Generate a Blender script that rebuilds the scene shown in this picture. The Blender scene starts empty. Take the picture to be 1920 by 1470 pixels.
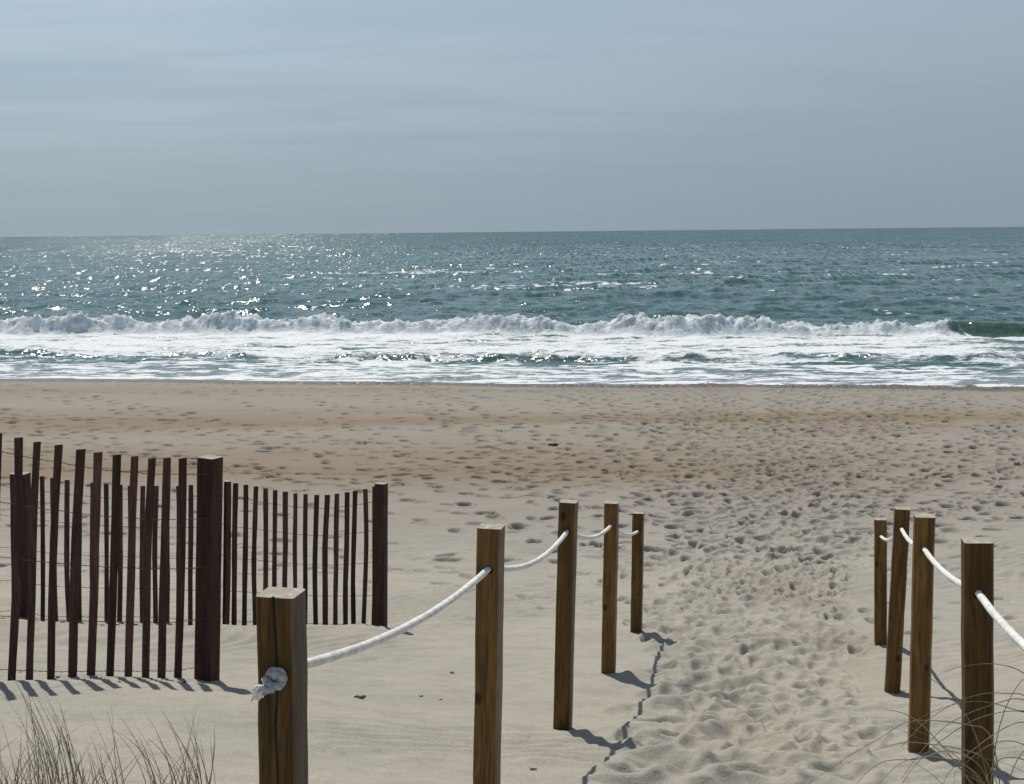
import bpy, bmesh, math, random
import numpy as np
from mathutils import Vector, Matrix
S = bpy.context.scene
COL = S.collection
R = math.radians
random.seed(7)

# ------------------------------------------------------------------ camera
F = 2600.0                       # focal length in pixels of a 1920 px wide picture
CH = 5.0                         # eye height over the sea
PITCH = math.atan(300.5/F); ROLL = math.atan(19/1920)
cam_d = bpy.data.cameras.new('camera'); cam = bpy.data.objects.new('camera', cam_d); COL.objects.link(cam)
cam_d.sensor_width = 36; cam_d.lens = 36*F/1920; cam_d.clip_start = .05; cam_d.clip_end = 80000
cam.matrix_world = Matrix.Translation((0, 0, CH)) @ Matrix.Rotation(math.pi/2-PITCH, 4, 'X') @ Matrix.Rotation(-ROLL, 4, 'Z')
S.camera = cam

# ------------------------------------------------------------------ sun, sky, exposure
SUN_EL = R(57); SUN_AZ = R(20.5)   # elevation; degrees to the left of straight ahead
sd = Vector((-math.sin(SUN_AZ)*math.cos(SUN_EL), math.cos(SUN_AZ)*math.cos(SUN_EL), math.sin(SUN_EL)))
sun_d = bpy.data.lights.new('sun', 'SUN'); sun = bpy.data.objects.new('sun', sun_d); COL.objects.link(sun)
sun_d.energy = 3.75; sun_d.angle = R(.55); sun_d.color = (1, .95, .87)
sun.rotation_euler = sd.to_track_quat('Z', 'Y').to_euler()
S.view_settings.view_transform = 'Standard'; S.view_settings.look = 'None'
S.view_settings.exposure = 0; S.view_settings.gamma = 1
S.render.resolution_x = 1024; S.render.resolution_y = 784

w = bpy.data.worlds.new('World'); S.world = w; w.use_nodes = True
nt = w.node_tree; nt.nodes.clear()
class NT:
    def __init__(s, tree): s.t = tree
    def n(s, typ, **kw):
        nd = s.t.nodes.new(typ)
        for k, v in kw.items():
            if k == 'ins':
                for i, val in v.items():
                    if hasattr(val, 'is_linked'): s.t.links.new(val, nd.inputs[i])
                    else: nd.inputs[i].default_value = val
            else: setattr(nd, k, v)
        return nd
    def math(s, op, a, b=0., c=None, clamp=False):
        ins = {0: a, 1: b}
        if c is not None: ins[2] = c
        return s.n('ShaderNodeMath', operation=op, use_clamp=clamp, ins=ins).outputs[0]
    def vm(s, op, a, b=(0, 0, 0)): return s.n('ShaderNodeVectorMath', operation=op, ins={0: a, 1: b}).outputs[0]
    def mix(s, f, a, b, blend='MIX'):
        nd = s.n('ShaderNodeMix', data_type='RGBA', blend_type=blend)
        for i, v in ((0, f), (6, a), (7, b)):
            if hasattr(v, 'is_linked'): s.t.links.new(v, nd.inputs[i])
            else: nd.inputs[i].default_value = v if i == 0 else (*v, 1)[:4]
        return nd.outputs[2]
    def noise(s, vec, scale, detail=4, rough=.55, out=0, dist=0):
        return s.n('ShaderNodeTexNoise', ins={'Vector': vec, 'Scale': scale, 'Detail': detail, 'Roughness': rough, 'Distortion': dist}).outputs[out]
    def ramp(s, f, a, b, lo=0., hi=1.):
        return s.n('ShaderNodeMapRange', interpolation_type='SMOOTHSTEP', ins={0: f, 1: a, 2: b, 3: lo, 4: hi}).outputs[0]
    def attr(s, name, out='Fac'): return s.n('ShaderNodeAttribute', attribute_name=name).outputs[out]
    def scale(s, vec, xyz): return s.vm('MULTIPLY', vec, xyz)
W = NT(nt)
sky = W.n('ShaderNodeTexSky', sky_type='NISHITA', sun_disc=False, sun_elevation=SUN_EL, sun_rotation=-SUN_AZ, altitude=5, air_density=1.0, dust_density=2.0, ozone_density=1.5)
gen = W.n('ShaderNodeTexCoord').outputs['Generated']
sx = W.n('ShaderNodeSeparateXYZ', ins={0: gen})
zz = W.math('ADD', W.math('MAXIMUM', sx.outputs[2], 0.), .05)
cc = W.n('ShaderNodeCombineXYZ', ins={0: W.math('DIVIDE', sx.outputs[0], zz), 1: W.math('DIVIDE', sx.outputs[1], zz), 2: 0.}).outputs[0]
c1 = W.noise(W.scale(cc, (.55, 1.3, 1)), .9, 5, .55, dist=.6)
c2 = W.noise(W.scale(cc, (.16, .5, 1)), 1.0, 3, .5)
streak = W.ramp(W.math('ADD', W.math('MULTIPLY', c1, .6), W.math('MULTIPLY', c2, .4)), .36, .62)
elev = W.ramp(sx.outputs[2], .0, .22)
streak = W.math('MULTIPLY', streak, W.ramp(sx.outputs[2], .02, .11, .2, 1.25))
# thin high veil of cloud: thick and grey low down, bluer gaps higher up
right = W.ramp(sx.outputs[0], -.35, .38)
veil_lo = W.mix(right, (3.12, 3.92, 4.4), (2.5, 3.15, 3.85))
veil = W.mix(elev, veil_lo, W.mix(right, (4.3, 5.45, 6.9), (3.5, 4.35, 5.4)))
veil = W.mix(streak, W.mix(.12, veil, (3.6, 4.6, 6.0)), W.mix(W.math('SUBTRACT', .30, W.math('MULTIPLY', right, .22)), veil, (5.7, 6.5, 7.2)))
skyc = W.mix(.93, sky.outputs[0], veil)
skyc = W.mix(1., skyc, (.985, 1.005, .995), 'MULTIPLY')
skyc = W.mix(W.ramp(sx.outputs[2], .22, .75), skyc, (1.25, 1.75, 2.7))   # deeper blue overhead, darkened out of view to strengthen shadows
bg = W.n('ShaderNodeBackground', ins={0: skyc, 1: .1})
W.n('ShaderNodeOutputWorld', ins={0: bg.outputs[0]})

# ------------------------------------------------------------------ helpers
cp, sp_, cr, sr = math.cos(PITCH), math.sin(PITCH), math.cos(ROLL), math.sin(ROLL)
rgt = Vector((1, 0, 0)); fwd = Vector((0, cp, -sp_)); upv = Vector((0, sp_, cp))
rgt2 = rgt*cr - upv*sr; upv2 = rgt*sr + upv*cr
def at(px, py, Y):
    """world point seen at pixel (px, py) of the photograph at distance Y"""
    d = fwd + rgt2*((px-960)/F) + upv2*((735-py)/F)
    return Vector((0, 0, CH)) + d*(Y/d.y)
def tag(o, label=None, cat=None, group=None, kind=None):
    if label: o['label'] = label
    if cat: o['category'] = cat
    if group: o['group'] = group
    if kind: o['kind'] = kind
    return o
def empty(name, loc, rot=None):
    o = bpy.data.objects.new(name, None); COL.objects.link(o); o.location = loc; o.empty_display_size = .1
    if rot: o.rotation_euler = rot
    return o
def link(name, me, mat=None, parent=None, smooth=False):
    o = bpy.data.objects.new(name, me); COL.objects.link(o)
    if mat: me.materials.append(mat)
    if smooth: me.polygons.foreach_set('use_smooth', [True]*len(me.polygons))
    if parent: o.parent = parent
    return o
_t = {}
def _tbl(seed):
    if seed not in _t: _t[seed] = np.random.default_rng(seed).random((256, 256)).astype(np.float64)
    return _t[seed]
def vn(x, y, seed=0):
    T = _tbl(seed); xi = np.floor(x).astype(np.int64); yi = np.floor(y).astype(np.int64)
    fx = x-xi; fy = y-yi; fx = fx*fx*fx*(fx*(fx*6-15)+10); fy = fy*fy*fy*(fy*(fy*6-15)+10)
    a = T[xi & 255, yi & 255]; b = T[(xi+1) & 255, yi & 255]; c = T[xi & 255, (yi+1) & 255]; d = T[(xi+1) & 255, (yi+1) & 255]
    return (a*(1-fx)+b*fx)*(1-fy)+(c*(1-fx)+d*fx)*fy
def fbm(x, y, o=4, seed=0, gain=.5):
    s = 0; a = 1; t = 0
    for k in range(o):
        c_, s_ = math.cos(k*1.3), math.sin(k*1.3)
        s = s+a*vn((x*c_-y*s_)*2**k+17.3*k, (x*s_+y*c_)*2**k+9.1*k, seed+k); t += a; a *= gain
    return s/t-.5
def sm(a, b, x):
    t = np.clip((x-a)/(b-a), 0, 1); return t*t*(3-2*t)
def grid_mesh(name, X, Y, Z):
    nr, nc = X.shape
    me = bpy.data.meshes.new(name)
    co = np.stack([X, Y, Z], -1).reshape(-1, 3).astype(np.float32)
    idx = np.arange(nr*nc).reshape(nr, nc)
    q = np.stack([idx[:-1, :-1], idx[:-1, 1:], idx[1:, 1:], idx[1:, :-1]], -1).reshape(-1, 4).astype(np.int32)
    me.vertices.add(len(co)); me.vertices.foreach_set('co', co.ravel())
    me.loops.add(q.size); me.loops.foreach_set('vertex_index', q.ravel())
    me.polygons.add(len(q)); me.polygons.foreach_set('loop_start', np.arange(0, q.size, 4, dtype=np.int32))
    me.polygons.foreach_set('loop_total', np.full(len(q), 4, np.int32))
    me.polygons.foreach_set('use_smooth', np.ones(len(q), bool))
    me.update(calc_edges=True)
    return me
def fattr(me, name, arr):
    a = me.attributes.new(name, 'FLOAT', 'POINT'); a.data.foreach_set('value', arr.astype(np.float32).ravel())
class MB:
    def __init__(s): s.v = []; s.f = []
    def tube(s, pts, rad, n=8, cap=True, twist=None):
        pts = [Vector(p) for p in pts]; m = len(pts)
        if not hasattr(rad, '__len__'): rad = [rad]*m
        t0 = (pts[1]-pts[0]).normalized(); ref = Vector((0, 0, 1)) if abs(t0.z) < .9 else Vector((1, 0, 0))
        nrm = t0.cross(ref).normalized(); base = len(s.v); L = 0
        for i, p in enumerate(pts):
            t = (pts[min(i+1, m-1)]-pts[max(i-1, 0)]).normalized()
            nrm = (nrm-t*nrm.dot(t)).normalized(); b = t.cross(nrm)
            if i: L += (pts[i]-pts[i-1]).length
            for k in range(n):
                a = 2*math.pi*k/n; r = rad[i]
                if twist: r *= 1-twist[0]+twist[0]*2*abs(math.cos(1.5*(a+L*twist[1])))*.8
                s.v.append(p+nrm*(math.cos(a)*r)+b*(math.sin(a)*r))
        for i in range(m-1):
            for k in range(n):
                a = base+i*n+k; b = base+i*n+(k+1) % n
                s.f.append((a, b, b+n, a+n))
        if cap:
            s.f.append([base+k for k in range(n)][::-1]); s.f.append([base+(m-1)*n+k for k in range(n)])
    def blob(s, c, r, seed, sub=2, amp=.25, sc=(1, 1, 1)):
        bm = bmesh.new(); bmesh.ops.create_icosphere(bm, subdivisions=sub, radius=1)
        rg = random.Random(seed); base = len(s.v)
        ph = [(Vector((rg.uniform(-3, 3), rg.uniform(-3, 3), rg.uniform(-3, 3))), rg.uniform(0, 6)) for _ in range(6)]
        for v in bm.verts:
            k = 1+amp*sum(math.sin(q.dot(v.co)+f) for q, f in ph)/3
            s.v.append(Vector(c)+Vector((v.co.x*sc[0], v.co.y*sc[1], v.co.z*sc[2]))*r*k)
        for f in bm.faces: s.f.append([base+v.index for v in f.verts])
        bm.free()
    def build(s, name, mat, parent=None, smooth=True, origin=None):
        me = bpy.data.meshes.new(name)
        o_ = Vector(origin) if origin is not None else Vector((0, 0, 0))
        me.from_pydata([tuple(v-o_) for v in s.v], [], [tuple(f) for f in s.f])
        o = link(name, me, mat, parent, smooth)
        if origin is not None: o.location = o_
        return o

# ------------------------------------------------------------------ materials
def newmat(name):
    m = bpy.data.materials.new(name); m.use_nodes = True; m.node_tree.nodes.clear()
    N = NT(m.node_tree); b = N.n('ShaderNodeBsdfPrincipled'); N.n('ShaderNodeOutputMaterial', ins={0: b.outputs[0]})
    return m, N, b
def setin(N, b, d):
    for k, v in d.items():
        if hasattr(v, 'is_linked'): N.t.links.new(v, b.inputs[k])
        else: b.inputs[k].default_value = (*v, 1) if (isinstance(v, tuple) and len(v) == 3) else v
# sand
M_sand, N, b = newmat('sand')
pos = N.n('ShaderNodeNewGeometry').outputs['Position']
tan = N.attr('tan'); wet = N.attr('wet')
big = N.noise(pos, 1.1, 4, .6); fine = N.noise(pos, 90, 3, .7); mid = N.noise(pos, 9, 5, .65)
c = N.mix(N.ramp(big, .35, .65), (.370, .350, .296), (.418, .390, .324))
c = N.mix(N.attr('fardry'), c, (.325, .298, .255)); c = N.mix(tan, c, (.235, .178, .116))
c = N.mix(N.math('MULTIPLY', N.ramp(mid, .42, .72), .22), c, (.22, .19, .15))
c = N.mix(N.ramp(fine, .3, .75, 0., .38), c, (.17, .14, .11))
c = N.mix(N.ramp(N.noise(pos, 260, 1, .5), .62, .74, 0., .4), c, (.48, .46, .42))
c = N.mix(wet, c, (.125, .105, .085))
bh = N.math('ADD', N.math('MULTIPLY', mid, .012), N.math('ADD', N.math('MULTIPLY', N.noise(pos, 34, 4, .7), .007), N.math('MULTIPLY', fine, .0022)))
bp = N.n('ShaderNodeBump', ins={'Height': bh, 'Distance': 1.0, 'Strength': .8})
setin(N, b, {'Base Color': c, 'Roughness': N.math('SUBTRACT', .95, N.math('MULTIPLY', wet, .6)), 'Normal': bp.outputs[0], 'Specular IOR Level': .15})
# sea
M_sea, N, b = newmat('sea_water')
geo = N.n('ShaderNodeNewGeometry'); pos = geo.outputs['Position']
foam = N.attr('foam'); green = N.attr('green')
def pert(scl, sc, det): return N.vm('SUBTRACT', N.noise(N.scale(pos, scl), sc, det, .6, out=1), (.5, .5, .5))
p1 = N.scale(pert((1, 1.6, 1), 6.5, 3), (1.12, 1.25, 0))
p2 = N.scale(pert((.7, 1.3, 1), 1.0, 3), (.50, .75, 0))
p4 = N.scale(pert((2.6, .22, 1), 1.0, 2), (.9, 1.3, 0)); p5 = N.scale(pert((1.3, .04, 1), 1.0, 2), (.45, .78, 0))
fy = N.n('ShaderNodeSeparateXYZ', ins={0: pos}).outputs[1]; w4 = N.ramp(fy, 75, 150); w5 = N.ramp(fy, 160, 380)
p4 = N.n('ShaderNodeVectorMath', operation='SCALE', ins={0: p4, 3: w4}).outputs[0]; p5 = N.n('ShaderNodeVectorMath', operation='SCALE', ins={0: p5, 3: w5}).outputs[0]
bias = N.n('ShaderNodeVectorMath', operation='SCALE', ins={0: (0., -.24, 0.), 3: N.ramp(fy, 70, 500, .2, 1.)}).outputs[0]
p3 = N.scale(pert((.4, 1.0, 1), .07, 3), (.22, .42, 0))
nrm = N.vm('NORMALIZE', N.vm('ADD', geo.outputs['Normal'], N.vm('ADD', bias, N.vm('ADD', N.vm('ADD', p4, p5), N.vm('ADD', N.n('ShaderNodeVectorMath', operation='SCALE', ins={0: N.vm('ADD', p1, p2), 3: N.ramp(fy, 120, 700, 1., .35)}).outputs[0], p3)))))
fn = N.noise(N.scale(pos, (1, 1, 2)), 5.5, 5, .7)
fmask = N.ramp(N.math('ADD', foam, N.math('MULTIPLY', N.math('SUBTRACT', fn, .5), .9)), .32, .74)
tone = N.noise(N.scale(pos, (.25, 1, 1)), .05, 3)
wc = N.mix(N.ramp(tone, .35, .65), (.044, .108, .104), (.064, .134, .126))
wc = N.mix(N.attr('shallow_sky_tint'), wc, (.20, .235, .23))  # sky reflected by thin swash water, put into the base colour
wc = N.mix(green, wc, (.075, .135, .100))
aer_shade = N.math('MULTIPLY', N.attr('breaker'), N.ramp(N.noise(N.scale(pos, (1.2, .6, 1.6)), 1.5, 5, .65), .42, .60))
c = N.mix(fmask, wc, N.mix(N.math('MULTIPLY', aer_shade, .60), (.78, .81, .82), (.27, .36, .365)))   # thick foam; thin aerated water plus breaker shade put into the colour
fb = N.n('ShaderNodeBump', ins={'Height': fn, 'Distance': .12, 'Strength': .7})
nm = N.n('ShaderNodeMix', data_type='VECTOR'); 
for i, v in ((0, fmask), (4, nrm), (5, fb.outputs[0])): N.t.links.new(v, nm.inputs[i])
setin(N, b, {'Base Color': c, 'Roughness': N.math('ADD', .12, N.math('MULTIPLY', fmask, .6)), 'IOR': 1.33, 'Normal': nm.outputs[1]})
# wood
def wood(name, ca, cb, knots=.5, dark=(.012, .008, .005), scale=1.):
    m, N, b = newmat(name)
    oc = N.n('ShaderNodeTexCoord').outputs['Object']; rnd = N.n('ShaderNodeObjectInfo').outputs['Random']
    off = N.n('ShaderNodeCombineXYZ', ins={0: N.math('MULTIPLY', rnd, 13.), 1: N.math('MULTIPLY', rnd, 7.), 2: N.math('MULTIPLY', rnd, 31.)}).outputs[0]
    v = N.vm('ADD', oc, off)
    warp = N.noise(N.scale(v, (3, 3, 1.2)), 2, 2)
    vv = N.vm('ADD', N.scale(v, (1, 1, .045)), N.scale(N.n('ShaderNodeCombineXYZ', ins={0: warp, 1: warp, 2: 0.}).outputs[0], (.05, .05, 0)))
    g1 = N.noise(vv, 45*scale, 4, .6); g2 = N.noise(vv, 160*scale, 3, .6); blot = N.noise(v, 3.5, 3)
    c = N.mix(N.ramp(g1, .32, .68), ca, cb)
    c = N.mix(N.ramp(g2, .4, .72, 0., .55), c, dark)
    c = N.mix(N.ramp(blot, .52, .75, 0., .6), c, tuple(x*.45 for x in ca))
    vo = N.n('ShaderNodeTexVoronoi', ins={'Vector': N.scale(v, (1, 1, .62)), 'Scale': 7.5, 'Randomness': 1.})
    kn = N.ramp(vo.outputs['Distance'], .05, .16, knots, 0.)
    sel = N.ramp(N.n('ShaderNodeSeparateColor', ins={0: vo.outputs['Color']}).outputs[0], .38, .43)
    c = N.mix(N.math('MULTIPLY', kn, sel), c, dark)
    h = N.math('ADD', N.math('MULTIPLY', g1, .002), N.math('MULTIPLY', g2, .001))
    bp = N.n('ShaderNodeBump', ins={'Height': h, 'Distance': 1., 'Strength': .8})
    c = N.mix(1., c, N.n('ShaderNodeCombineColor', ins={0: N.math('ADD', N.math('MULTIPLY', rnd, .6), .65), 1: N.math('ADD', N.math('MULTIPLY', rnd, .58), .66), 2: N.math('ADD', N.math('MULTIPLY', rnd, .7), .6)}).outputs[0], 'MULTIPLY')
    setin(N, b, {'Base Color': c, 'Roughness': .75, 'Normal': bp.outputs[0], 'Specular IOR Level': .25})
    return m
M_pine = wood('treated_pine', (.200, .106, .026), (.088, .046, .014), .85)
M_slat = wood('red_stained_slat', (.100, .050, .036), (.045, .024, .018), 0., (.006, .004, .004))
M_cedar = wood('red_brown_post', (.072, .034, .022), (.030, .015, .012), .2, (.008, .005, .005))
M_side = wood('pale_side_pine', (.24, .19, .14), (.15, .115, .08), .3, (.05, .035, .022))  # paler, greyer pine for the right side faces of the posts
M_end, N, b = newmat('cut_end_grain')
oc = N.n('ShaderNodeTexCoord').outputs['Object']
wv = N.n('ShaderNodeTexWave', wave_type='RINGS', rings_direction='Z', ins={'Vector': N.vm('ADD', oc, (.012, .03, 0)), 'Scale': 42., 'Distortion': 2.5, 'Detail': 3., 'Detail Scale': 2.})
c = N.mix(wv.outputs['Fac'], (.38, .345, .28), (.26, .225, .17))
c = N.mix(N.ramp(N.noise(oc, 40, 3), .45, .65), c, (.45, .42, .38))
setin(N, b, {'Base Color': c, 'Roughness': .9})
# rope
M_rope, N, b = newmat('white_rope')
pos = N.n('ShaderNodeNewGeometry').outputs['Position']
c = N.mix(N.ramp(N.noise(pos, 35, 4), .35, .7), (.84, .83, .79), (.62, .60, .55))
bp = N.n('ShaderNodeBump', ins={'Height': N.noise(pos, 700, 2), 'Distance': .0015, 'Strength': .8})
setin(N, b, {'Base Color': c, 'Roughness': .7, 'Normal': bp.outputs[0]})
M_knot, N, b = newmat('weathered_rope')
pos = N.n('ShaderNodeNewGeometry').outputs['Position']
c = N.mix(N.ramp(N.noise(pos, 60, 4), .35, .7), (.60, .60, .60), (.30, .30, .31))
bp = N.n('ShaderNodeBump', ins={'Height': N.noise(pos, 500, 3), 'Distance': .004, 'Strength': 1.})
setin(N, b, {'Base Color': c, 'Roughness': .85, 'Normal': bp.outputs[0]})
def plain(name, col, col2, sc=30, rough=.8, **kw):
    m, N, b = newmat(name); pos = N.n('ShaderNodeNewGeometry').outputs['Position']
    setin(N, b, {'Base Color': N.mix(N.ramp(N.noise(pos, sc, 3), .35, .65), col, col2), 'Roughness': rough, **kw}); return m
M_wire = plain('rusty_wire', (.05, .03, .022), (.09, .07, .06), 60, .6)
M_grass = plain('dry_grass', (.42, .36, .24), (.17, .14, .09), 9, .7)
M_grassg = plain('green_dry_grass', (.27, .25, .15), (.12, .115, .065), 7, .7)
M_weed = plain('dark_seaweed', (.035, .026, .018), (.07, .05, .03), 60, .8)
M_shell = plain('shell_white', (.72, .68, .62), (.5, .45, .4), 80, .5)
M_frond = plain('old_sprig', (.13, .11, .07), (.07, .05, .035), 60, .8)

# ------------------------------------------------------------------ ground
prof_y = np.array([-60, -30, 0, 11.6, 14, 20, 30, 38, 46, 56, 80.])
prof_z = np.array([5.4, 4.6, CH-1.31, CH-1.31-.176*11.6, 1.36, 1.12, .84, .62, 0, -.7, -2.])
_py = np.linspace(-60, 80, 2801); _pz = np.interp(_py, prof_y, prof_z)
_k = np.exp(-.5*(np.arange(-40, 41)/16.)**2); _k /= _k.sum()
_pz = np.convolve(np.pad(_pz, 40, mode='reflect', reflect_type='odd'), _k, 'valid')
def shore(X): return -.163*np.clip(X, -60, 60)+1.3*fbm(X/7, X*0+3.3, 2, 5)+.5*fbm(X/1.9, X*0+1.3, 3, 6)
def base0(X, Y):
    s = Y-shore(X)*sm(15, 44, Y)
    return np.interp(s, _py, _pz)
# observed feet of posts and slats, (px, py, Y)
P_left = [  # top px, top py, foot px, foot py, Y, foot is in view
    (528, 1111, 532, 1470, 3.0, 0), (921, 987, 913, 1470, 4.93, 0), (1066, 940, 1055, 1366, 6.92, 1),
    (1147, 942, 1141, 1259, 8.9, 1), (1197, 961, 1193, 1191, 10.87, 1)]
P_right = [(1832, 1013, 1833, 1470, 4.3, 0), (1733, 967, 1722, 1420, 6.24, 1), (1692, 953, 1673, 1292, 8.35, 1), (1651, 973, 1651, 1212, 10.25, 1)]
ctrl = [(p[2], p[3], p[4]) for p in P_left+P_right if p[5]]
ctrl += [(20, 1276, 6.85), (135, 1280, 7.0), (245, 1278, 7.2), (340, 1277, 7.35), (390, 1279, 7.4)]
ctrl += [(40, 1158, 11.5), (200, 1165, 11.6), (420, 1173, 11.55), (590, 1178, 11.4), (711, 1184, 11.25)]
ctrl += [(22, 1308, 6.27), (200, 1303, 6.5), (365, 1297, 6.8), (200, 1445, 4.85), (380, 1475, 4.75), (20, 1470, 4.7)]
cpts = [at(*c_) for c_ in ctrl]
CX = np.array([c_.x for c_ in cpts]); CY = np.array([c_.y for c_ in cpts]); CZ = np.array([c_.z for c_ in cpts])
res = CZ-base0(CX, CY)
def kern(dx, dy): return np.exp(-(dx*dx+dy*dy)/(2*1.15**2))
Kw = np.linalg.solve(kern(CX[:, None]-CX[None], CY[:, None]-CY[None])+.03*np.eye(len(CX)), res)
def base(X, Y):
    z = base0(X, Y); far = (Y < 18) & (Y > -1)
    if np.any(far):
        xs = X[far]; ys = Y[far]; s = np.zeros_like(xs)
        for a, b_, k_ in zip(CX, CY, Kw): s += k_*kern(xs-a, ys-b_)
        z = z.copy(); z[far] += s
    # soft wind blown undulation
    z = z+.105*np.exp(-((Y-(10.72+.04*X*0))/.42)**2)*(1-sm(-1.25, -.55, X))*sm(-9, -6, X)
    z = z+.09*fbm(X/1.9, Y/1.3, 3, 11)*sm(2, 4, Y)*(1-sm(20, 30, Y)) + .10*fbm(X/7, Y/5, 3, 15)*sm(14, 20, Y)*(1-sm(38, 44, Y))
    return z
# trampled sand, walked print by print into two height rasters
class Ras:
    def __init__(s, x0, x1, y0, y1, d):
        s.x0, s.y0, s.d = x0, y0, d; s.nx = int((x1-x0)/d); s.ny = int((y1-y0)/d)
        s.h = np.zeros((s.ny, s.nx))
    def stamp(s, x, y, ang, L, Wd, dep, soft, rim):
        r = L*.9; i0 = max(0, int((x-r-s.x0)/s.d)); i1 = min(s.nx, int((x+r-s.x0)/s.d)+1)
        j0 = max(0, int((y-r-s.y0)/s.d)); j1 = min(s.ny, int((y+r-s.y0)/s.d)+1)
        if i1 <= i0 or j1 <= j0: return
        xs = (np.arange(i0, i1)*s.d+s.x0-x)[None]; ys = (np.arange(j0, j1)*s.d+s.y0-y)[:, None]
        c_, s_ = math.cos(ang), math.sin(ang)
        u = (xs*c_+ys*s_)/(L/2); v = (-xs*s_+ys*c_)/(Wd/2*(1-.22*np.clip(-u, -1, 1)))
        q = np.sqrt(u*u+v*v*(1+.25*np.exp(-(u+.1)**2*8)))
        m = 1-sm(1-soft, 1.02, q); wide = 1-sm(.8, 1.75, q)
        rm = np.exp(-((q-1.22)/.26)**2)
        hh = s.h[j0:j1, i0:i1]
        s.h[j0:j1, i0:i1] = hh*(1-.9*m)*(1-.6*wide)+(-dep*(1-.25*np.clip(u, -1, 1)))*m*.95+rm*rim*dep*(.7+.5*(ys > 0))
    def get(s, X, Y):
        fx = (X-s.x0)/s.d; fy = (Y-s.y0)/s.d
        ok = (fx > 1) & (fy > 1) & (fx < s.nx-2) & (fy < s.ny-2)
        fx = np.clip(fx, 1, s.nx-3); fy = np.clip(fy, 1, s.ny-3)
        i = fx.astype(int); j = fy.astype(int); a = fx-i; b_ = fy-j; h = s.h
        o = (h[j, i]*(1-a)+h[j, i+1]*a)*(1-b_)+(h[j+1, i]*(1-a)+h[j+1, i+1]*a)*b_
        e = sm(0, .6, (X-s.x0))*sm(0, .6, s.x0+s.nx*s.d-X)
        return np.where(ok, o*e, 0)
near = Ras(-7, 9, 2.4, 16.2, .0125); farr = Ras(-24, 25, 14.5, 47, .025)
rg = random.Random(21)
def pathx(Y): return 1.22+(Y-7)*.185
stamps = []
def walk(x, y, hd, steps, turn=.04, goal=None, dep=(.022, .05), size=1.):
    side = 1
    for k in range(steps):
        st = rg.uniform(.62, .8)*size; x += math.sin(hd)*st; y += math.cos(hd)*st
        if goal: hd += max(-.3, min(.3, (goal(x, y)-hd)))*.35
        hd += rg.gauss(0, turn); side = -side
        px_ = x+math.cos(hd)*.11*side; py_ = y-math.sin(hd)*.11*side
        stamps.append((px_, py_, math.pi/2-hd+rg.gauss(0, .15), rg.uniform(.25, .32)*size, rg.uniform(.10, .135)*size, rg.uniform(*dep)))
        if y > 45.5 or abs(x) > 24 or y < 3: break
for k in range(125):                                    # from the path out over the beach
    x = pathx(9)+rg.gauss(0, .33); yt = rg.uniform(11, 19)
    h2 = rg.gauss(.42, .42) if rg.random() < .82 else rg.uniform(-1.25, -.2)
    if rg.random() < .3: h2 = rg.gauss(.2, .2)
    def goal(x, y, yt=yt, h2=h2): return .19 if y < yt else h2
    walk(x, 9+rg.uniform(-.5, .5), .19, 90, .05, goal)
for k in range(20):                                     # along the shore
    y = rg.choice([rg.uniform(24, 44), rg.uniform(30, 44)]); dr = rg.choice((-1, 1))
    walk(-24*dr*rg.uniform(.2, 1), y-dr*-24*-.16, dr*math.pi/2+.16, 75, .03)
for k in range(12): walk(rg.uniform(4, 22), rg.uniform(14, 40), rg.uniform(-math.pi, math.pi), 40, .12)
for k in range(9): walk(rg.uniform(2.6, 5.5), rg.uniform(9, 13), rg.uniform(.2, 1.2), 14, .08, dep=(.015, .03))
walk(-.9, 16.5, -1.3, 12); walk(1.6, 13.5, -1.0, 12); walk(1.2, 12.3, -.85, 16); walk(1.9, 14.5, -1.2, 14); walk(.7, 11.9, -.5, 9)
rg.shuffle(stamps)
for (x, y, a, L, Wd, dp) in stamps:
    if y < 11 and not (abs(x-pathx(y)) < .62+.35*max(0, (y-9)/2) or x > 3.2): continue
    if y < 16.2: near.stamp(x, y, a, L, Wd, dp*1.35, .22, .35)
    if y > 14: farr.stamp(x, y, a+rg.gauss(0, .5), L*rg.uniform(.7, 1.25), Wd*rg.uniform(1.0, 2.0), dp*rg.choice((.6, 1., 1.3, 1.7, 2.2)), .22, .3)
for k in range(900):                                    # soft churned sand of the path
    y = rg.uniform(2.6, 12.6); t = rg.gauss(0, .34)
    if abs(t) > .64+.3*max(0, (y-9)/3) or (y < 7.3 and t < -.42): continue
    x = pathx(y)-.04+t
    sc = rg.choice((.6, .8, 1., 1., 1.25, 1.5))*(1-.3*abs(t)); near.stamp(x, y, math.pi/2-.19+rg.gauss(0, .9), rg.uniform(.22, .36)*sc, rg.uniform(.14, .26)*sc, rg.uniform(.022, .048)*sc*(1.2 if y < 8.5 else 1.1), .9, .5)
for k in range(120):
    y = rg.uniform(6.5, 13); t = rg.gauss(0, .36)
    if abs(t) > .66: continue
    near.stamp(pathx(y)+t, y, math.pi/2-.19+rg.gauss(0, .3), .28, .12, rg.uniform(.02, .035), .4, .5)
def trample(X, Y):
    k = sm(14.8, 15.8, Y)
    return near.get(X, Y)*(1-k)+farr.get(X, Y)*k
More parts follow.
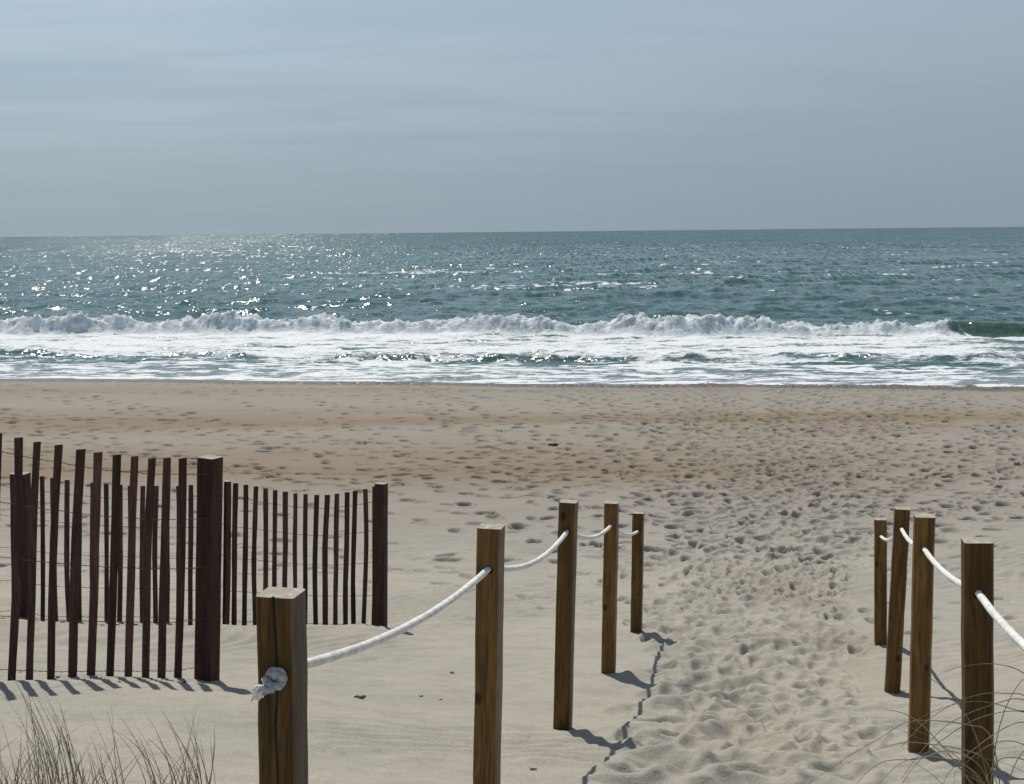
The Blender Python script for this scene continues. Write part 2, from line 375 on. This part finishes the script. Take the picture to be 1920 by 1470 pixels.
def detail(X, Y):
    t = trample(X, Y)
    rp = fbm(X/1.6, Y/1.6, 2, 31)
    ripple = np.sin((Y*.8-X*.45+.7*fbm(X/1.1, Y/1.1, 3, 33))*2*np.pi/.14)*.0075*sm(-.05, .2, rp)
    faint = .055*fbm(X/.42+.8*Y, Y/.30, 3, 35)
    nearw = 1-sm(14, 20, Y)
    return t+(ripple+faint)*nearw+(.03*fbm(X/.5, Y/.35, 4, 36)+.05*np.clip(fbm(X/.38, Y/.30, 3, 37, .6)-.07, 0, 1)*sm(-3, 9, X+.25*(Y-20)))*sm(15, 20, Y)*(1-sm(44, 46, Y))
ur = np.linspace(-.43, .43, 800); ext = np.array([.47, .53, .62, .75, .95, 1.3, 1.9, 3, 5, 9])
u = np.concatenate([-ext[::-1], ur, ext])
yr = np.concatenate([np.array([-60, -40, -25, -15, -9, -5, -2.5, -1, 0, .6, 1.1]), 1.5*np.exp(np.arange(0, 850)*.00272), 15.16*np.exp(np.arange(0, 980)*.00122), np.array([52, 56, 62, 72, 90.])])
U, YY = np.meshgrid(u, yr); XX = U*np.maximum(YY+2.5, 4)
ZZ = base(XX, YY)+detail(XX, YY)
def ground_z(x, y):
    X = np.array([[float(x)]]); Y = np.array([[float(y)]]); return float((base(X, Y)+detail(X, Y))[0, 0])
me = grid_mesh('beach_sand', XX, YY, ZZ)
s_sh = YY-shore(XX)
wob = fbm(XX/14, YY/2.4, 4, 51)*2
band = lambda c_, w_: np.exp(-((YY+1.6*wob-c_)/w_)**2)
tan_ = .06*sm(26, 40, YY)+.95*band(24., 2.8)*sm(-.40, .1, fbm(XX/16, YY/6, 2, 53)+.35*(1-sm(0, 9, XX)))+.85*band(31., 1.6)+.35*band(39.5, 2.)+.30*band(28, 1)*sm(0, 8, XX)
tan_ = np.clip(tan_+.22*fbm(XX/1.8, YY/1.2, 4, 55), 0, 1)
pth = np.exp(-((XX-pathx(YY)-.35)/.55)**2)*sm(5.5, 8, YY)*(1-sm(12.5, 15, YY))
tan_ = np.clip(tan_+.5*pth*sm(-.1, .25, fbm(XX/.9, YY/1.3, 3, 57)), 0, 1)
wet_ = .95*sm(41.6, 43.2, s_sh+.7*fbm(XX/6, YY/3, 3, 58))
fattr(me, 'fardry', sm(14, 20, YY)); fattr(me, 'tan', tan_); fattr(me, 'wet', wet_)
tag(link('sand', me, M_sand), kind='structure')

# ------------------------------------------------------------------ sea
yv = np.concatenate([np.linspace(43.6, 75, 560)[:-1], CH*F/np.arange(CH*F/75, 8, -.42), np.array([2000, 2500, 3500, 5000, 8000, 14000, 30000, 60000.])])
yv = np.sort(yv)
ur = np.linspace(-.42, .42, 900); ext = np.array([.46, .52, .62, .8, 1.1, 1.7, 3, 6])
u = np.concatenate([-ext[::-1], ur, ext]); U, YS = np.meshgrid(u, yv); XS = U*(YS+3)
YS = YS+shore(XS)*(1-sm(70, 300, YS))
s = YS-shore(XS)*(1-sm(70, 300, YS))
rn = np.random.default_rng(3); zw = np.zeros_like(XS)
rowsp = np.gradient(yv)[:, None]
for k in range(46):
    lam = 10**rn.uniform(-.2, 1.2); th = rn.normal(0, .65); ph = rn.uniform(0, 6.28)
    amp = .0095*lam**.62
    kx, ky = math.sin(th)*2*np.pi/lam, math.cos(th)*2*np.pi/lam
    fade = 1-sm(.25*lam, .6*lam, rowsp)
    wv_ = np.sin(XS*kx+YS*ky+ph+1.3*fbm(XS/(lam*6), YS/(lam*6), 2, 70+k % 7))
    zw += amp*fade*(wv_+.35*(wv_*wv_-.5))
calm = .25+.75*sm(62, 80, s)
zw = zw*np.where(s < 47, 0.12, 1)*calm*sm(44, 54, s)
# breaker
bl = 67.6+1.6*fbm(XS/9, XS*0+.5, 3, 90)*2
Xp = XS
hgt = .60+.50*fbm(XS/3.6, XS*0+1.7, 5, 91, .6)*2+.20*np.exp(-((XS+9)/1.8)**2)+.22*np.exp(-((XS-6.5)/2.2)**2)+.15*np.exp(-((XS+22)/1.6)**2)
calmend = sm(18.6, 21.8, XS+2.2*fbm(XS/1.1, YS/.9, 3, 89))*(1-sm(25, 30, XS))
hgt = hgt*(1-calmend)+.60*calmend
d = s-bl
ridge = np.where(d > 0, np.exp(-(d/2.6)**2), np.exp(-(d/.52)**2))
lump = fbm(XS/.7, YS/.8, 5, 93, .66)*1.15*(1-.85*calmend)
zw += ridge*np.maximum(hgt, .32)*(1+1.0*lump)+.30*ridge**3*np.clip(fbm(XS/.3, YS/.3, 3, 94, .6)*2-.18, 0, 1)*(1-calmend)
# tumbled foam and the lower wave line closer in
bl2 = 55.0+1.6*fbm(XS/7, XS*0+4.5, 3, 95)*2+.02*XS
d2 = s-bl2; r2 = np.where(d2 > 0, np.exp(-(d2/1.8)**2), np.exp(-(d2/.5)**2))
zw += r2*(.14+.26*fbm(XS/2.2, XS*0+7, 4, 96)*2)*(1+.8*fbm(XS/.4, YS/.5, 3, 97))
zw += .16*fbm(XS/.7, YS/.5, 4, 98, .6)*sm(50, 56, s)*(1-sm(66, 70, s))
zw += .05*fbm(XS/.5, YS/.4, 3, 99)*sm(46, 48, s)*(1-sm(54, 57, s))
# foam
n1 = fbm(XS/1.7, YS/.7, 5, 101, .62)*2; n2 = fbm(XS/6, YS/2.6, 3, 103)*2; n3 = fbm(XS/.6, YS/.28, 3, 105, .6)*2
foam = np.zeros_like(XS)
B = lambda a, b_, c_, d_: sm(a, b_, s)*(1-sm(c_, d_, s))
brk = sm(-1.2, -.3, d)*(1-sm(.5, 1.5, d))*(1-.95*calmend)
streaks = fbm(XS/.35+.6*d, YS/2.0, 4, 107, .6)*2
foam += brk*(.86+.40*streaks+.10*n2)
foam += B(57.5, 60, 66.8, 67.6)*(.74+.55*n1+.35*n2+.15*n3-.45*calmend)*(1-brk*.0)
foam += B(54.2, 55.4, 58, 60)*(.66+.6*n1+.25*n2+.3*n3)
foam += B(50.5, 52.5, 54, 55.2)*(.38+.65*n1+.3*n2+.45*n3)
foam += B(45.0, 45.8, 51, 53)*(.47+.55*n1+.65*n3+.25*n2)
foam += .22*np.exp(-((s-46.3-.8*n2)/.30)**2)
foam += calmend*.9*np.exp(-((d+1.6+.5*n1)/.5)**2)+calmend*sm(.28, .5, fbm(XS/.5+d*.8, YS/1.2, 3, 111)*2)*sm(-2, -1.2, d)*(1-sm(0, .4, d))*.8
# far white caps
cap = fbm(XS/11, YS/3.4, 4, 113, .6)*2
capm = .55*np.exp(-((s-131)/9)**2)*np.exp(-((XS-5)/9.)**2)+.55*np.exp(-((s-172)/11)**2)*np.exp(-((XS+8)/14.)**2)+.42*np.exp(-((s-90)/14)**2)*sm(6, 22, XS)+.40*sm(90, 140, s)*(1-sm(500, 900, s))
foam += sm(.70, 1.2, cap+capm+.55*n3)*(.55+.5*n3)*sm(76, 84, s)
foam = np.clip(foam, 0, 1.1)
foam *= sm(0, .05, YS-43)
me = grid_mesh('sea_surface', XS, YS, zw+.012)
fattr(me, 'foam', foam); fattr(me, 'breaker', brk); fattr(me, 'shallow_sky_tint', .9*(1-sm(47.5, 53, s+1.5*n2))+.25*B(53, 55, 66, 68)); fattr(me, 'green', np.clip(calmend*(np.abs(d) < 2.5)*1.+.15*r2, 0, 1))
tag(link('sea', me, M_sea), kind='structure')

# ------------------------------------------------------------------ posts and ropes
ROW = math.atan(.185)
def post_body(name, h, wd, mat, hole=None, lean_seed=0, below=.35, crack=False):
    bm = bmesh.new(); n = 14
    rr = random.Random(lean_seed)
    rings = []
    zs = [-below+(h+below)*k/n for k in range(n+1)]
    for z in zs:
        ox, oy = rr.uniform(-.0012, .0012), rr.uniform(-.0012, .0012)
        q = wd/2; c_ = .007
        pts = [(-q+c_, -q), (q-c_, -q), (q, -q+c_), (q, q-c_), (q-c_, q), (-q+c_, q), (-q, q-c_), (-q, -q+c_)]
        if crack: pts = [(-q+c_, -q), (-.006+ox*2, -q), (-.001+ox*3, -q+.014), (.004+ox*2, -q)]+pts[1:]
        rings.append([bm.verts.new((a+ox, b_+oy, z)) for a, b_ in pts])
    m = len(rings[0])
    for i in range(n):
        for k in range(m): bm.faces.new((rings[i][k], rings[i][(k+1) % m], rings[i+1][(k+1) % m], rings[i+1][k]))
    bm.faces.new(rings[0][::-1])
    top = bm.faces.new(rings[-1]); top.material_index = 1
    me = bpy.data.meshes.new(name); bm.to_mesh(me); bm.free()
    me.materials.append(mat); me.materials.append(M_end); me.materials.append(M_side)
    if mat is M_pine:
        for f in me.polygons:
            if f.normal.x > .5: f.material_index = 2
    if hole:
        o = bpy.data.objects.new('tmp', me); COL.objects.link(o)
        bm = bmesh.new(); bmesh.ops.create_cone(bm, cap_ends=True, segments=20, radius1=hole[1], radius2=hole[1], depth=wd*2,
            matrix=Matrix.Translation((hole[2], 0, hole[0])) @ Matrix.Rotation(math.pi/2, 4, 'X'))
        cm = bpy.data.meshes.new('cut'); bm.to_mesh(cm); bm.free(); co = bpy.data.objects.new('cut', cm); COL.objects.link(co)
        md = o.modifiers.new('b', 'BOOLEAN'); md.operation = 'DIFFERENCE'; md.object = co; md.solver = 'EXACT'
        dg = bpy.context.evaluated_depsgraph_get(); me2 = bpy.data.meshes.new_from_object(o.evaluated_get(dg))
        bpy.data.objects.remove(o); bpy.data.objects.remove(co); me = me2; me.name = name
    return me
def place_post(tp, ft, Y, seed, label, wd=.089, yaw=-ROW, mat=None, name='rope_post', hole=True, group='square wooden posts of the rope rail', below=.35, parent=None, crack=False, fixed=None, hz=.155):
    T = at(tp[0], tp[1], Y); Bq = at(ft[0], ft[1], Y)
    ax = (T-Bq).normalized()
    if fixed is not None: T, Bq = fixed; ax = (T-Bq).normalized()
    else:                                        # run the axis down to the sand
        p = T.copy()
        for _ in range(4):
            gz = ground_z(p.x, p.y); p = T-ax*((T.z-gz)/ax.z)
        Bq = p
    h = (T-Bq).length
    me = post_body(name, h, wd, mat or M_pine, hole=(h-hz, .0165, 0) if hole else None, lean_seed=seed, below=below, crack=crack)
    o = link(name, me)
    rot = Vector((0, 0, 1)).rotation_difference(ax).to_matrix() @ Matrix.Rotation(yaw, 3, 'Z')
    o.matrix_world = Matrix.Translation(Bq) @ rot.to_4x4()
    hp = Bq+ax*(h-hz)
    if label: tag(o, label, 'post', group)
    return o, hp, ax, T
lab_l = ['nearest left post with a deep crack and a frayed rope knot on its face',
 'second post of the left row, its foot below the picture, white rope entering its face',
 'third post of the left row, dark foot and broad shadow across the sand',
 'fourth post of the left row, slim with a small knot hole halfway down',
 'farthest and thinnest post of the left row where the rope ends']
lab_r = ['nearest right post with pale cut top standing in arching grass',
 'second post of the right row with its foot just behind the grass, amber wood',
 'leaning post of the right row with white shell bits at its foot',
 'farthest and smallest post of the right row beside the leaning post']
holes_l = []; holes_r = []
for i, p in enumerate(P_left):
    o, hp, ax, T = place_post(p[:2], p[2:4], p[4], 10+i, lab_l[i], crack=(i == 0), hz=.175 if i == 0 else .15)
    holes_l.append(hp)
for i, p in enumerate(P_right):
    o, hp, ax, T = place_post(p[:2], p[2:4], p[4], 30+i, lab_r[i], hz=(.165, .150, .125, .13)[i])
    holes_r.append(hp)
# the next post of the right row, just outside the frame, carries the rope on
d_ = holes_r[0]-holes_r[1]; tp = at(1832, 1013, 4.3)+Vector((d_.x, d_.y, .30)); bq = Vector((tp.x, tp.y, ground_z(tp.x, tp.y)))
o, hp, ax, T = place_post(None, None, 0, 41, 'post beside the camera that carries the near end of the right rope', fixed=(tp, bq)) if False else (None, tp-Vector((0, 0, .16)), None, None)
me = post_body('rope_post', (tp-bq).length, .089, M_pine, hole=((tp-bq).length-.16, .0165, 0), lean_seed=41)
o = link('rope_post', me); o.location = bq; o.rotation_euler = (0, 0, -ROW)
tag(o, 'post next to the camera carrying the right rope', 'post', 'square wooden posts of the rope rail')
holes_r = [tp-Vector((0, 0, .16))]+holes_r
ur_ = Vector((math.sin(ROW), math.cos(ROW), 0))
def rope_points(holes, sags, start_ext, end_ext):
    pts = []
    n = 40
    first = holes[0]-ur_*start_ext; pts.append(first)
    for a, b_, sg in zip(holes[:-1], holes[1:], sags):
        for k in range(n+1):
            t = k/n
            if k == n and b_ is not holes[-1]: continue
            p = a.lerp(b_, t); p.z -= 4*sg*t*(1-t)
            pts.append(p)
    pts.append(holes[-1]+ur_*end_ext)
    return pts
mb = MB(); rp = rope_points(holes_l, [.055, .07, .06, .045], .045, .12)
mb.tube(rp, .0116, 14, twist=(.055, 120))
rope_l = empty('rope', holes_l[0])
tag(rope_l, 'thick white rope sagging from post to post along the left row', 'rope', 'white ropes of the rope rail')
mb.build('rope_line', M_rope, None); r_ = bpy.data.objects['rope_line']; r_.parent = rope_l; r_.location = -holes_l[0]
mb = MB(); rp = rope_points(holes_r, [.035, .03, .03, .05], .045, .055)
mb.tube(rp, .0116, 14, twist=(.055, 120))
tag(mb.build('rope', M_rope, None, origin=holes_r[1]), 'white rope running up and out of the picture along the right row', 'rope', 'white ropes of the rope rail')
# the knot and its frayed tail in front of the nearest left post
kc = holes_l[0]-ur_*.066+Vector((.006, 0, .0))
mb = MB(); pts = []
for k in range(57):                                  # stopper knot: a coil seen end on, crossed by one turn
    t = k/56; a = -2.4+t*2*math.pi*1.75; q = .0185-.0075*t
    pts.append(kc+Vector((math.cos(a)*q+.002*t, .010-.022*t, math.sin(a)*q*1.05)))
mb.tube(pts, .0092, 12, twist=(.16, 110))
pts = [kc+Vector(v) for v in ((.018, -.004, -.006), (.012, -.018, -.012), (-.002, -.023, -.010), (-.014, -.020, -.004), (-.020, -.008, .004))]
mb.tube(pts, .0085, 12, twist=(.16, 110))
e0 = kc+Vector((-.002, -.016, -.016))
tail = [e0, e0+Vector((-.012, -.007, -.001)), e0+Vector((-.021, -.009, -.002)), e0+Vector((-.027, -.009, -.002))]
mb.tube(tail, [.0100, .0105, .0115, .0120], 12, twist=(.2, 90))
kn = mb.build('knot', M_knot, rope_l); kn.location = -holes_l[0]
mb = MB(); rr = random.Random(5)
for k in range(46):
    a = rr.uniform(0, 6.28); q = rr.uniform(0, .013); st = tail[2]+Vector((rr.uniform(-.006, .004), math.cos(a)*q, math.sin(a)*q))
    dr = Vector((-1.1, rr.uniform(-.7, .4), rr.uniform(-1.5, .6))).normalized(); L = rr.uniform(.012, .024)
    mid_ = st+dr*L*.5+Vector((0, 0, rr.uniform(-.004, .004)))
    mb.tube([st, mid_, st+dr*L+Vector((0, 0, -.004))], [.0040, .0038, .0022], 5)
fr = mb.build('frayed_end', M_rope, kn)

# ------------------------------------------------------------------ slatted sand fences
def slat_mesh(top, bot, wd, seed, yaw, below=.05):
    """thin riven slat between two points, slightly bowed; returns verts/faces about bot"""
    rr = random.Random(seed); n = 8; ax = top-bot; L = ax.length; mbl = MB()
    bowx = rr.uniform(-.012, .012); bowy = rr.uniform(-.01, .01); kink = rr.uniform(.3, .7); kk = rr.uniform(-.008, .008)
    cx, sx_ = math.cos(yaw), math.sin(yaw)
    for i in range(n+1):
        t = i/n; tt = t*(L+below)/L-below/L
        p = ax*tt; bw = math.sin(math.pi*max(0, tt))
        p = p+Vector((bowx*bw+kk*(1-abs(tt-kink)*3 if abs(tt-kink) < .33 else 0), bowy*bw, 0))
        w2 = wd/2*(1+rr.uniform(-.07, .07)); th = .0055
        for a, b_ in ((-w2, -th), (w2, -th), (w2, th), (-w2, th)):
            mbl.v.append(p+Vector((a*cx-b_*sx_, a*sx_+b_*cx, 0)))
    for i in range(n):
        for k in range(4): mbl.f.append((i*4+k, i*4+(k+1) % 4, i*4+4+(k+1) % 4, i*4+4+k))
    mbl.f.append((3, 2, 1, 0)); mbl.f.append(tuple(n*4+k for k in range(4)))
    return mbl
def fence(rows, wd, label, seed, posts, wire_fr, dirv):
    """rows: (topx, topy, botx, boty, Y) of every slat from left to right"""
    rr = random.Random(seed)
    r0 = at(rows[0][2], rows[0][3], rows[0][4])
    root = empty('sand_fence', r0); tag(root, label, 'fence', 'low slatted fences on the sand')
    SL = []
    for i, (tx, ty, bx_, by_, Y) in enumerate(rows):
        T = at(tx, ty, Y); Bm = at(bx_, by_, Y)
        gz = ground_z(Bm.x, Bm.y)
        if Bm.z > gz: Bm = Bm-(T-Bm).normalized()*(Bm.z-gz)
        mbl = slat_mesh(T, Bm, wd*rr.uniform(.88, 1.1), seed*100+i, dirv+rr.uniform(-.22, .22))
        o = mbl.build('slat', M_slat, root, smooth=False); o.location = Bm-r0; SL.append((T, Bm))
    for (tx, ty, bx_, by_, Y, pw, yaw, sd_) in posts:
        o, hp, ax, T = place_post((tx, ty), (bx_, by_), Y, sd_, None, wd=pw, yaw=yaw, mat=M_cedar, name='post', hole=False, below=.3)
        mw = o.matrix_world.copy(); o.parent = root; o.matrix_world = Matrix.Translation(-Vector(r0)) @ mw
        o.matrix_parent_inverse = Matrix.Identity(4)
        SL.append((T+Vector((0, -pw*.62, 0)), T-ax*1.2+Vector((0, -pw*.62, 0)))) 
    SL.sort(key=lambda q: q[0].x)
    for wf in wire_fr:
        mw_ = MB()
        for sgn in (1, -1):
            pts = []
            for i, (T, Bm) in enumerate(SL):
                p = Bm.lerp(T, wf); off = Vector((-math.sin(dirv), math.cos(dirv), 0))*(.0078*sgn*(1 if i % 2 else -1))
                if i:
                    q = prev.lerp(p, .5); q.z -= rr.uniform(0, .004); pts.append(prev.lerp(p, .22)+Vector((0, 0, .0022*sgn))); pts.append(q-Vector((0, 0, .0022*sgn))); pts.append(prev.lerp(p, .78)+Vector((0, 0, .0022*sgn)))
                pts.append(p+off); prev = p
            mw_.tube(pts, .0013, 5)
        o = mw_.build('wire', M_wire, root); o.location = -r0
    return root
z1 = lambda x, y: (x/2.723, 780+y/2.723)
nr_ = [((-115, 55), (-160, 1345)), ((-10, 88), (-45, 1348)), ((95, 110), (58, 1350)), ((190, 132), (150, 1360)), ((300, 147), (260, 1365)), ((413, 170), (370, 1362)), ((501, 185), (463, 1360)), ((597, 198), (560, 1358)),
       ((688, 205), (655, 1358)), ((777, 215), (744, 1357)), ((853, 213), (824, 1357)), ((933, 215), (907, 1357))]
rows = []
for i, (t, bq) in enumerate(nr_):
    T = z1(*t); Bm = z1(*bq); rows.append((T[0], T[1], Bm[0], Bm[1], np.interp(T[0], [-45, 0, 340], [6.72, 6.8, 7.36])))
fence(rows, .040, 'near slatted sand fence with tall dark slats ending at a thick red brown post', 3,
      [(394, 857, 388, 1276, 7.42, .104, -.42, 61)], [.93, .73, .51, .27, .05], .65)
far_rows = []
fx = [-38, -8, 79, 99, 126, 150, 174, 199, 225, 244, 268, 293, 314, 335, 358, 381, 403, 429, 442, 461, 480, 498, 516, 535, 554, 573, 594, 614, 632, 651, 666, 685, 703]
fbx = {126: 130, 99: 104, 79: 80, 199: 200, 594: 592, 614: 610, 632: 629, 651: 648, 666: 663, 685: 681, 703: 701, 442: 439, 461: 458, 429: 425}
for x in fx:
    ty = np.interp(x, [-38, 45, 79, 126, 199, 250, 340, 405, 424, 442, 480, 516, 554, 594, 614, 651, 685, 703], [875, 887, 893, 900, 907, 911, 911, 905, 902, 906, 912, 919, 925, 928, 928, 923, 917, 912])
    by = np.interp(x, [-38, 45, 130, 358, 430, 590, 711], [1152, 1157, 1163, 1169, 1173, 1178, 1184])
    far_rows.append((x, ty, fbx.get(x, x-1), by, np.interp(x, [0, 300, 711], [11.5, 11.6, 11.25])))
fence(far_rows, .040, 'farther slatted sand fence with a sagging top line ending at a double post', 4,
      [(38, 887, 42, 1157, 11.52, .13, -.1, 71), (715, 906, 714, 1183, 11.27, .088, -.3, 72), (425, 902, 422, 1173, 11.6, .045, .2, 73)],
      [.90, .70, .48, .25, .04], .05)

# ------------------------------------------------------------------ beach grass
def blade(mb, p0, L, az, lean, curl, r0=.0022, n=9, bend=None):
    """az: direction it leans to (radians, 0 = +x); lean: start angle from vertical; curl: added angle to the tip"""
    p = Vector(p0); pts = [p.copy()]
    for k in range(n):
        a = lean+curl*(k/n)**1.2
        p = p+Vector((math.sin(a)*math.cos(az), math.sin(a)*math.sin(az), math.cos(a)))*(L/n)
        pts.append(p.copy())
    mb.tube(pts, [r0*(1-.8*(k/n)**1.5) for k in range(n+1)], 4, cap=False)
def clump(px, py, Y, label, spec, seed, mat=M_grass, group='tufts of dry beach grass', spread=.05, arcs=()):
    rr = random.Random(seed); c0 = at(px, py, Y); c0.z = ground_z(c0.x, c0.y); mb = MB()
    for (n, L0, L1, az, azs, lean, ls, curl, cs) in spec:
        for _ in range(n):
            x = c0.x+rr.gauss(0, spread); y = c0.y+rr.gauss(0, spread)
            blade(mb, (x, y, ground_z(x, y)-.02), rr.uniform(L0, L1), az+rr.gauss(0, azs), abs(rr.gauss(lean, ls)), rr.gauss(curl, cs), rr.uniform(.0012, .0025))
    for arc in arcs:                              # long blades that arch right over
        P = [at(ax_, ay_, Y-.05*i_+rr.uniform(-.03, .03)) for i_, (ax_, ay_) in enumerate(arc)]
        pts = []
        for i_ in range(len(P)-1):
            a0 = P[max(0, i_-1)]; a1 = P[i_]; a2 = P[i_+1]; a3 = P[min(len(P)-1, i_+2)]
            for k in range(6):
                t = k/6; pts.append(.5*((2*a1)+(a2-a0)*t+(2*a0-5*a1+4*a2-a3)*t*t+(3*a1-a0-3*a2+a3)*t**3))
        pts.append(P[-1]); m_ = len(pts); mb.tube(pts, [.0019*(1-.7*(k/m_)**1.5) for k in range(m_)], 4, cap=False)
    o = mb.build('grass_tuft', mat, None, origin=c0); tag(o, label, 'grass tuft', group); return o
G = 'tufts of dry beach grass'
gl = [
 (8, 1490, 4.6, 'dense tall tuft of dry grass at the left edge of the sand', [(20, .14, .40, 3.0, .5, .15, .15, .35, .3), (14, .15, .35, .3, .9, .4, .25, .4, .3)], .10),
 (58, 1492, 4.6, 'thick tuft of dark dry grass just right of the left edge tuft', [(13, .16, .36, 2.9, .5, .12, .12, .35, .25), (9, .1, .25, .0, 1., .4, .3, .3, .3)], .06),
 (112, 1500, 4.6, 'tall sparse tuft of bent stems below the fence shadows', [(14, .30, .50, 3.0, .3, .08, .08, .55, .2), (6, .12, .26, .2, .5, .5, .2, .2, .2)], .03),
 (143, 1492, 4.62, 'narrow tuft of long stems curving to the left', [(9, .3, .46, 3.05, .25, .02, .08, .5, .2), (5, .1, .22, .4, .9, .4, .2, .2, .2)], .025),
 (197, 1462, 4.75, 'open tuft of forked stems in the middle of the grass row', [(9, .12, .40, 3.0, .4, .1, .12, .35, .2), (5, .14, .26, .1, .4, .55, .15, .1, .1), (6, .1, .22, 2.6, .9, .3, .3, .2, .2)], .028),
 (300, 1478, 4.72, 'small upright tuft left of the rightmost grass tuft', [(8, .13, .33, 3.0, .35, .1, .1, .6, .2), (4, .1, .22, .2, .5, .35, .2, .1, .2)], .018),
 (352, 1490, 4.68, 'rightmost tuft of fine dry grass fanning left of the nearest post', [(20, .12, .40, 3.0, .4, .12, .12, .5, .25), (9, .12, .34, .1, .4, .22, .15, .05, .2)], .05),
 (386, 1466, 4.75, 'single thin forked stem of grass nearest the cracked post', [(3, .16, .27, .1, .2, .30, .06, -.25, .1), (3, .04, .08, .2, .8, 1.2, .2, .2, .2)], .004)]
for k, (px, py, Y, lb, spec, spr) in enumerate(gl): clump(px, py, Y, lb, spec, 100+k, M_grass, G, spr)
clump(1882, 1530, 3.95, 'long arching grass around the foot of the nearest right post',
      [(9, .35, .7, 3.05, .45, .35, .2, 1.35, .3), (26, .1, .3, 3.1, .9, .6, .3, 1.1, .4), (16, .15, .4, .0, .8, .4, .3, 1.1, .3)], 131, M_grassg, 'clumps of arching beach grass', .06,
      [[(1880, 1520), (1859, 1384), (1807, 1358), (1709, 1352), (1650, 1384), (1593, 1417), (1515, 1470)],
       [(1890, 1520), (1850, 1430), (1807, 1406), (1724, 1393), (1680, 1395), (1630, 1410)],
       [(1870, 1530), (1840, 1440), (1780, 1408), (1724, 1423), (1657, 1428), (1612, 1462), (1590, 1500)],
       [(1875, 1530), (1830, 1450), (1760, 1420), (1690, 1430), (1640, 1480)],
       [(1860, 1530), (1800, 1440), (1740, 1370), (1700, 1340), (1660, 1330)],
       [(1850, 1540), (1870, 1380), (1905, 1290), (1960, 1240)], [(1880, 1540), (1900, 1440), (1950, 1370)], [(1870, 1540), (1830, 1380), (1780, 1300), (1740, 1270)]])
clump(1990, 1520, 4.0, 'arching grass reaching in from the right edge of the picture',
      [(10, .5, .8, 3.1, .3, .35, .2, 1.45, .3), (14, .3, .5, 2.9, .7, .6, .3, 1.2, .3)], 133, M_grassg, 'clumps of arching beach grass', .08,
      [[(1990, 1530), (1960, 1360), (1919, 1312), (1859, 1322), (1784, 1354), (1735, 1400), (1690, 1460)],
       [(2000, 1530), (1960, 1310), (1919, 1262), (1866, 1245), (1807, 1249), (1770, 1260)],
       [(1995, 1530), (1960, 1380), (1919, 1335), (1837, 1346), (1762, 1391), (1709, 1443), (1680, 1490)],
       [(1985, 1530), (1950, 1390), (1919, 1354), (1859, 1380), (1784, 1443), (1762, 1490)],
       [(1985, 1540), (1940, 1420), (1900, 1390), (1850, 1400), (1790, 1450)],
       [(1990, 1540), (1950, 1360), (1900, 1330), (1830, 1315), (1760, 1330), (1700, 1360)],
       [(1995, 1540), (1940, 1440), (1890, 1420), (1860, 1440), (1835, 1500)],
       [(1980, 1540), (1940, 1330), (1880, 1300), (1810, 1310), (1740, 1350), (1690, 1400)]])

# ------------------------------------------------------------------ small things on the sand
def on_sand(px, py, guess=8.):
    Y = guess
    d = at(px, py, 1)-Vector((0, 0, CH)); lo, hi = 2., 44.
    for _ in range(50):
        m_ = (lo+hi)/2; p = Vector((0, 0, CH))+d*m_
        if p.z > ground_z(p.x, p.y): lo = m_
        else: hi = m_
    p = Vector((0, 0, CH))+d*lo; p.z = ground_z(p.x, p.y); return p
def scrap(px, py, size, label, cat='seaweed', mat=None, seed=0, flat=.45, group=None, name='seaweed_scrap', n=4):
    p = on_sand(px, py); rr = random.Random(seed); mb = MB()
    for k in range(n):
        q = p+Vector((rr.uniform(-1, 1)*size, rr.uniform(-.8, .8)*size, size*flat*.5))
        mb.blob(q, size*rr.uniform(.35, .75), seed*9+k, 2, .5, (rr.uniform(.9, 1.5), rr.uniform(.7, 1.1), flat))
    for k in range(3):
        a = rr.uniform(0, 6.28); q = p+Vector((0, 0, size*.3))
        mb.tube([q, q+Vector((math.cos(a)*size, math.sin(a)*size, size*.35)), q+Vector((math.cos(a+.4)*size*1.9, math.sin(a+.4)*size*1.9, .002))], [size*.14, size*.1, size*.04], 5)
    tag(mb.build(name, mat or M_weed, None, origin=p), label, cat, group)
g2 = 'dark scraps scattered on the sand'
scrap(674, 1309, .022, 'flat dark scrap lying on smooth sand between the two nearest left posts', seed=1, group=g2)
scrap(788, 1306, .009, 'tiny dark scrap, the larger of a pair left of the second left post', seed=2, group=g2)
scrap(826, 1312, .006, 'tiny dark speck closest to the left side of the second left post', seed=3, group=g2)
scrap(998, 1444, .010, 'small dark scrap low on the sand between second and third left posts', seed=4, group=g2)
scrap(846, 1262, .012, 'loose crumbs of dark weed level with the knot beside the second left post', seed=5, group=g2)
scrap(1038, 835, .07, 'lone dark lump far out on the open beach above the left posts', seed=6, group=g2)
scrap(36, 1262, .012, 'dark scrap between the first two near fence slats in view', seed=7, group=g2)
scrap(109, 1272, .014, 'dark curled scrap at the foot of the near fence slats', seed=8, group=g2)
scrap(225, 1279, .008, 'tiny dark scrap under the middle of the near fence', seed=9, group=g2)
scrap(346, 1280, .010, 'dark scrap at the foot of the last near fence slat', seed=10, group=g2)
scrap(1734, 1325, .007, 'small dark scrap beside the second right post', seed=11, group=g2)
scrap(1692, 1297, .016, 'small white shell fragments at the foot of the leaning post', 'shell', M_shell, 12, .5, None, 'shell', 3)
scrap(744, 1035, .018, 'small pale shell on smooth sand right of the far fence end', 'shell', M_shell, 13, .5, None, 'shell', 2)
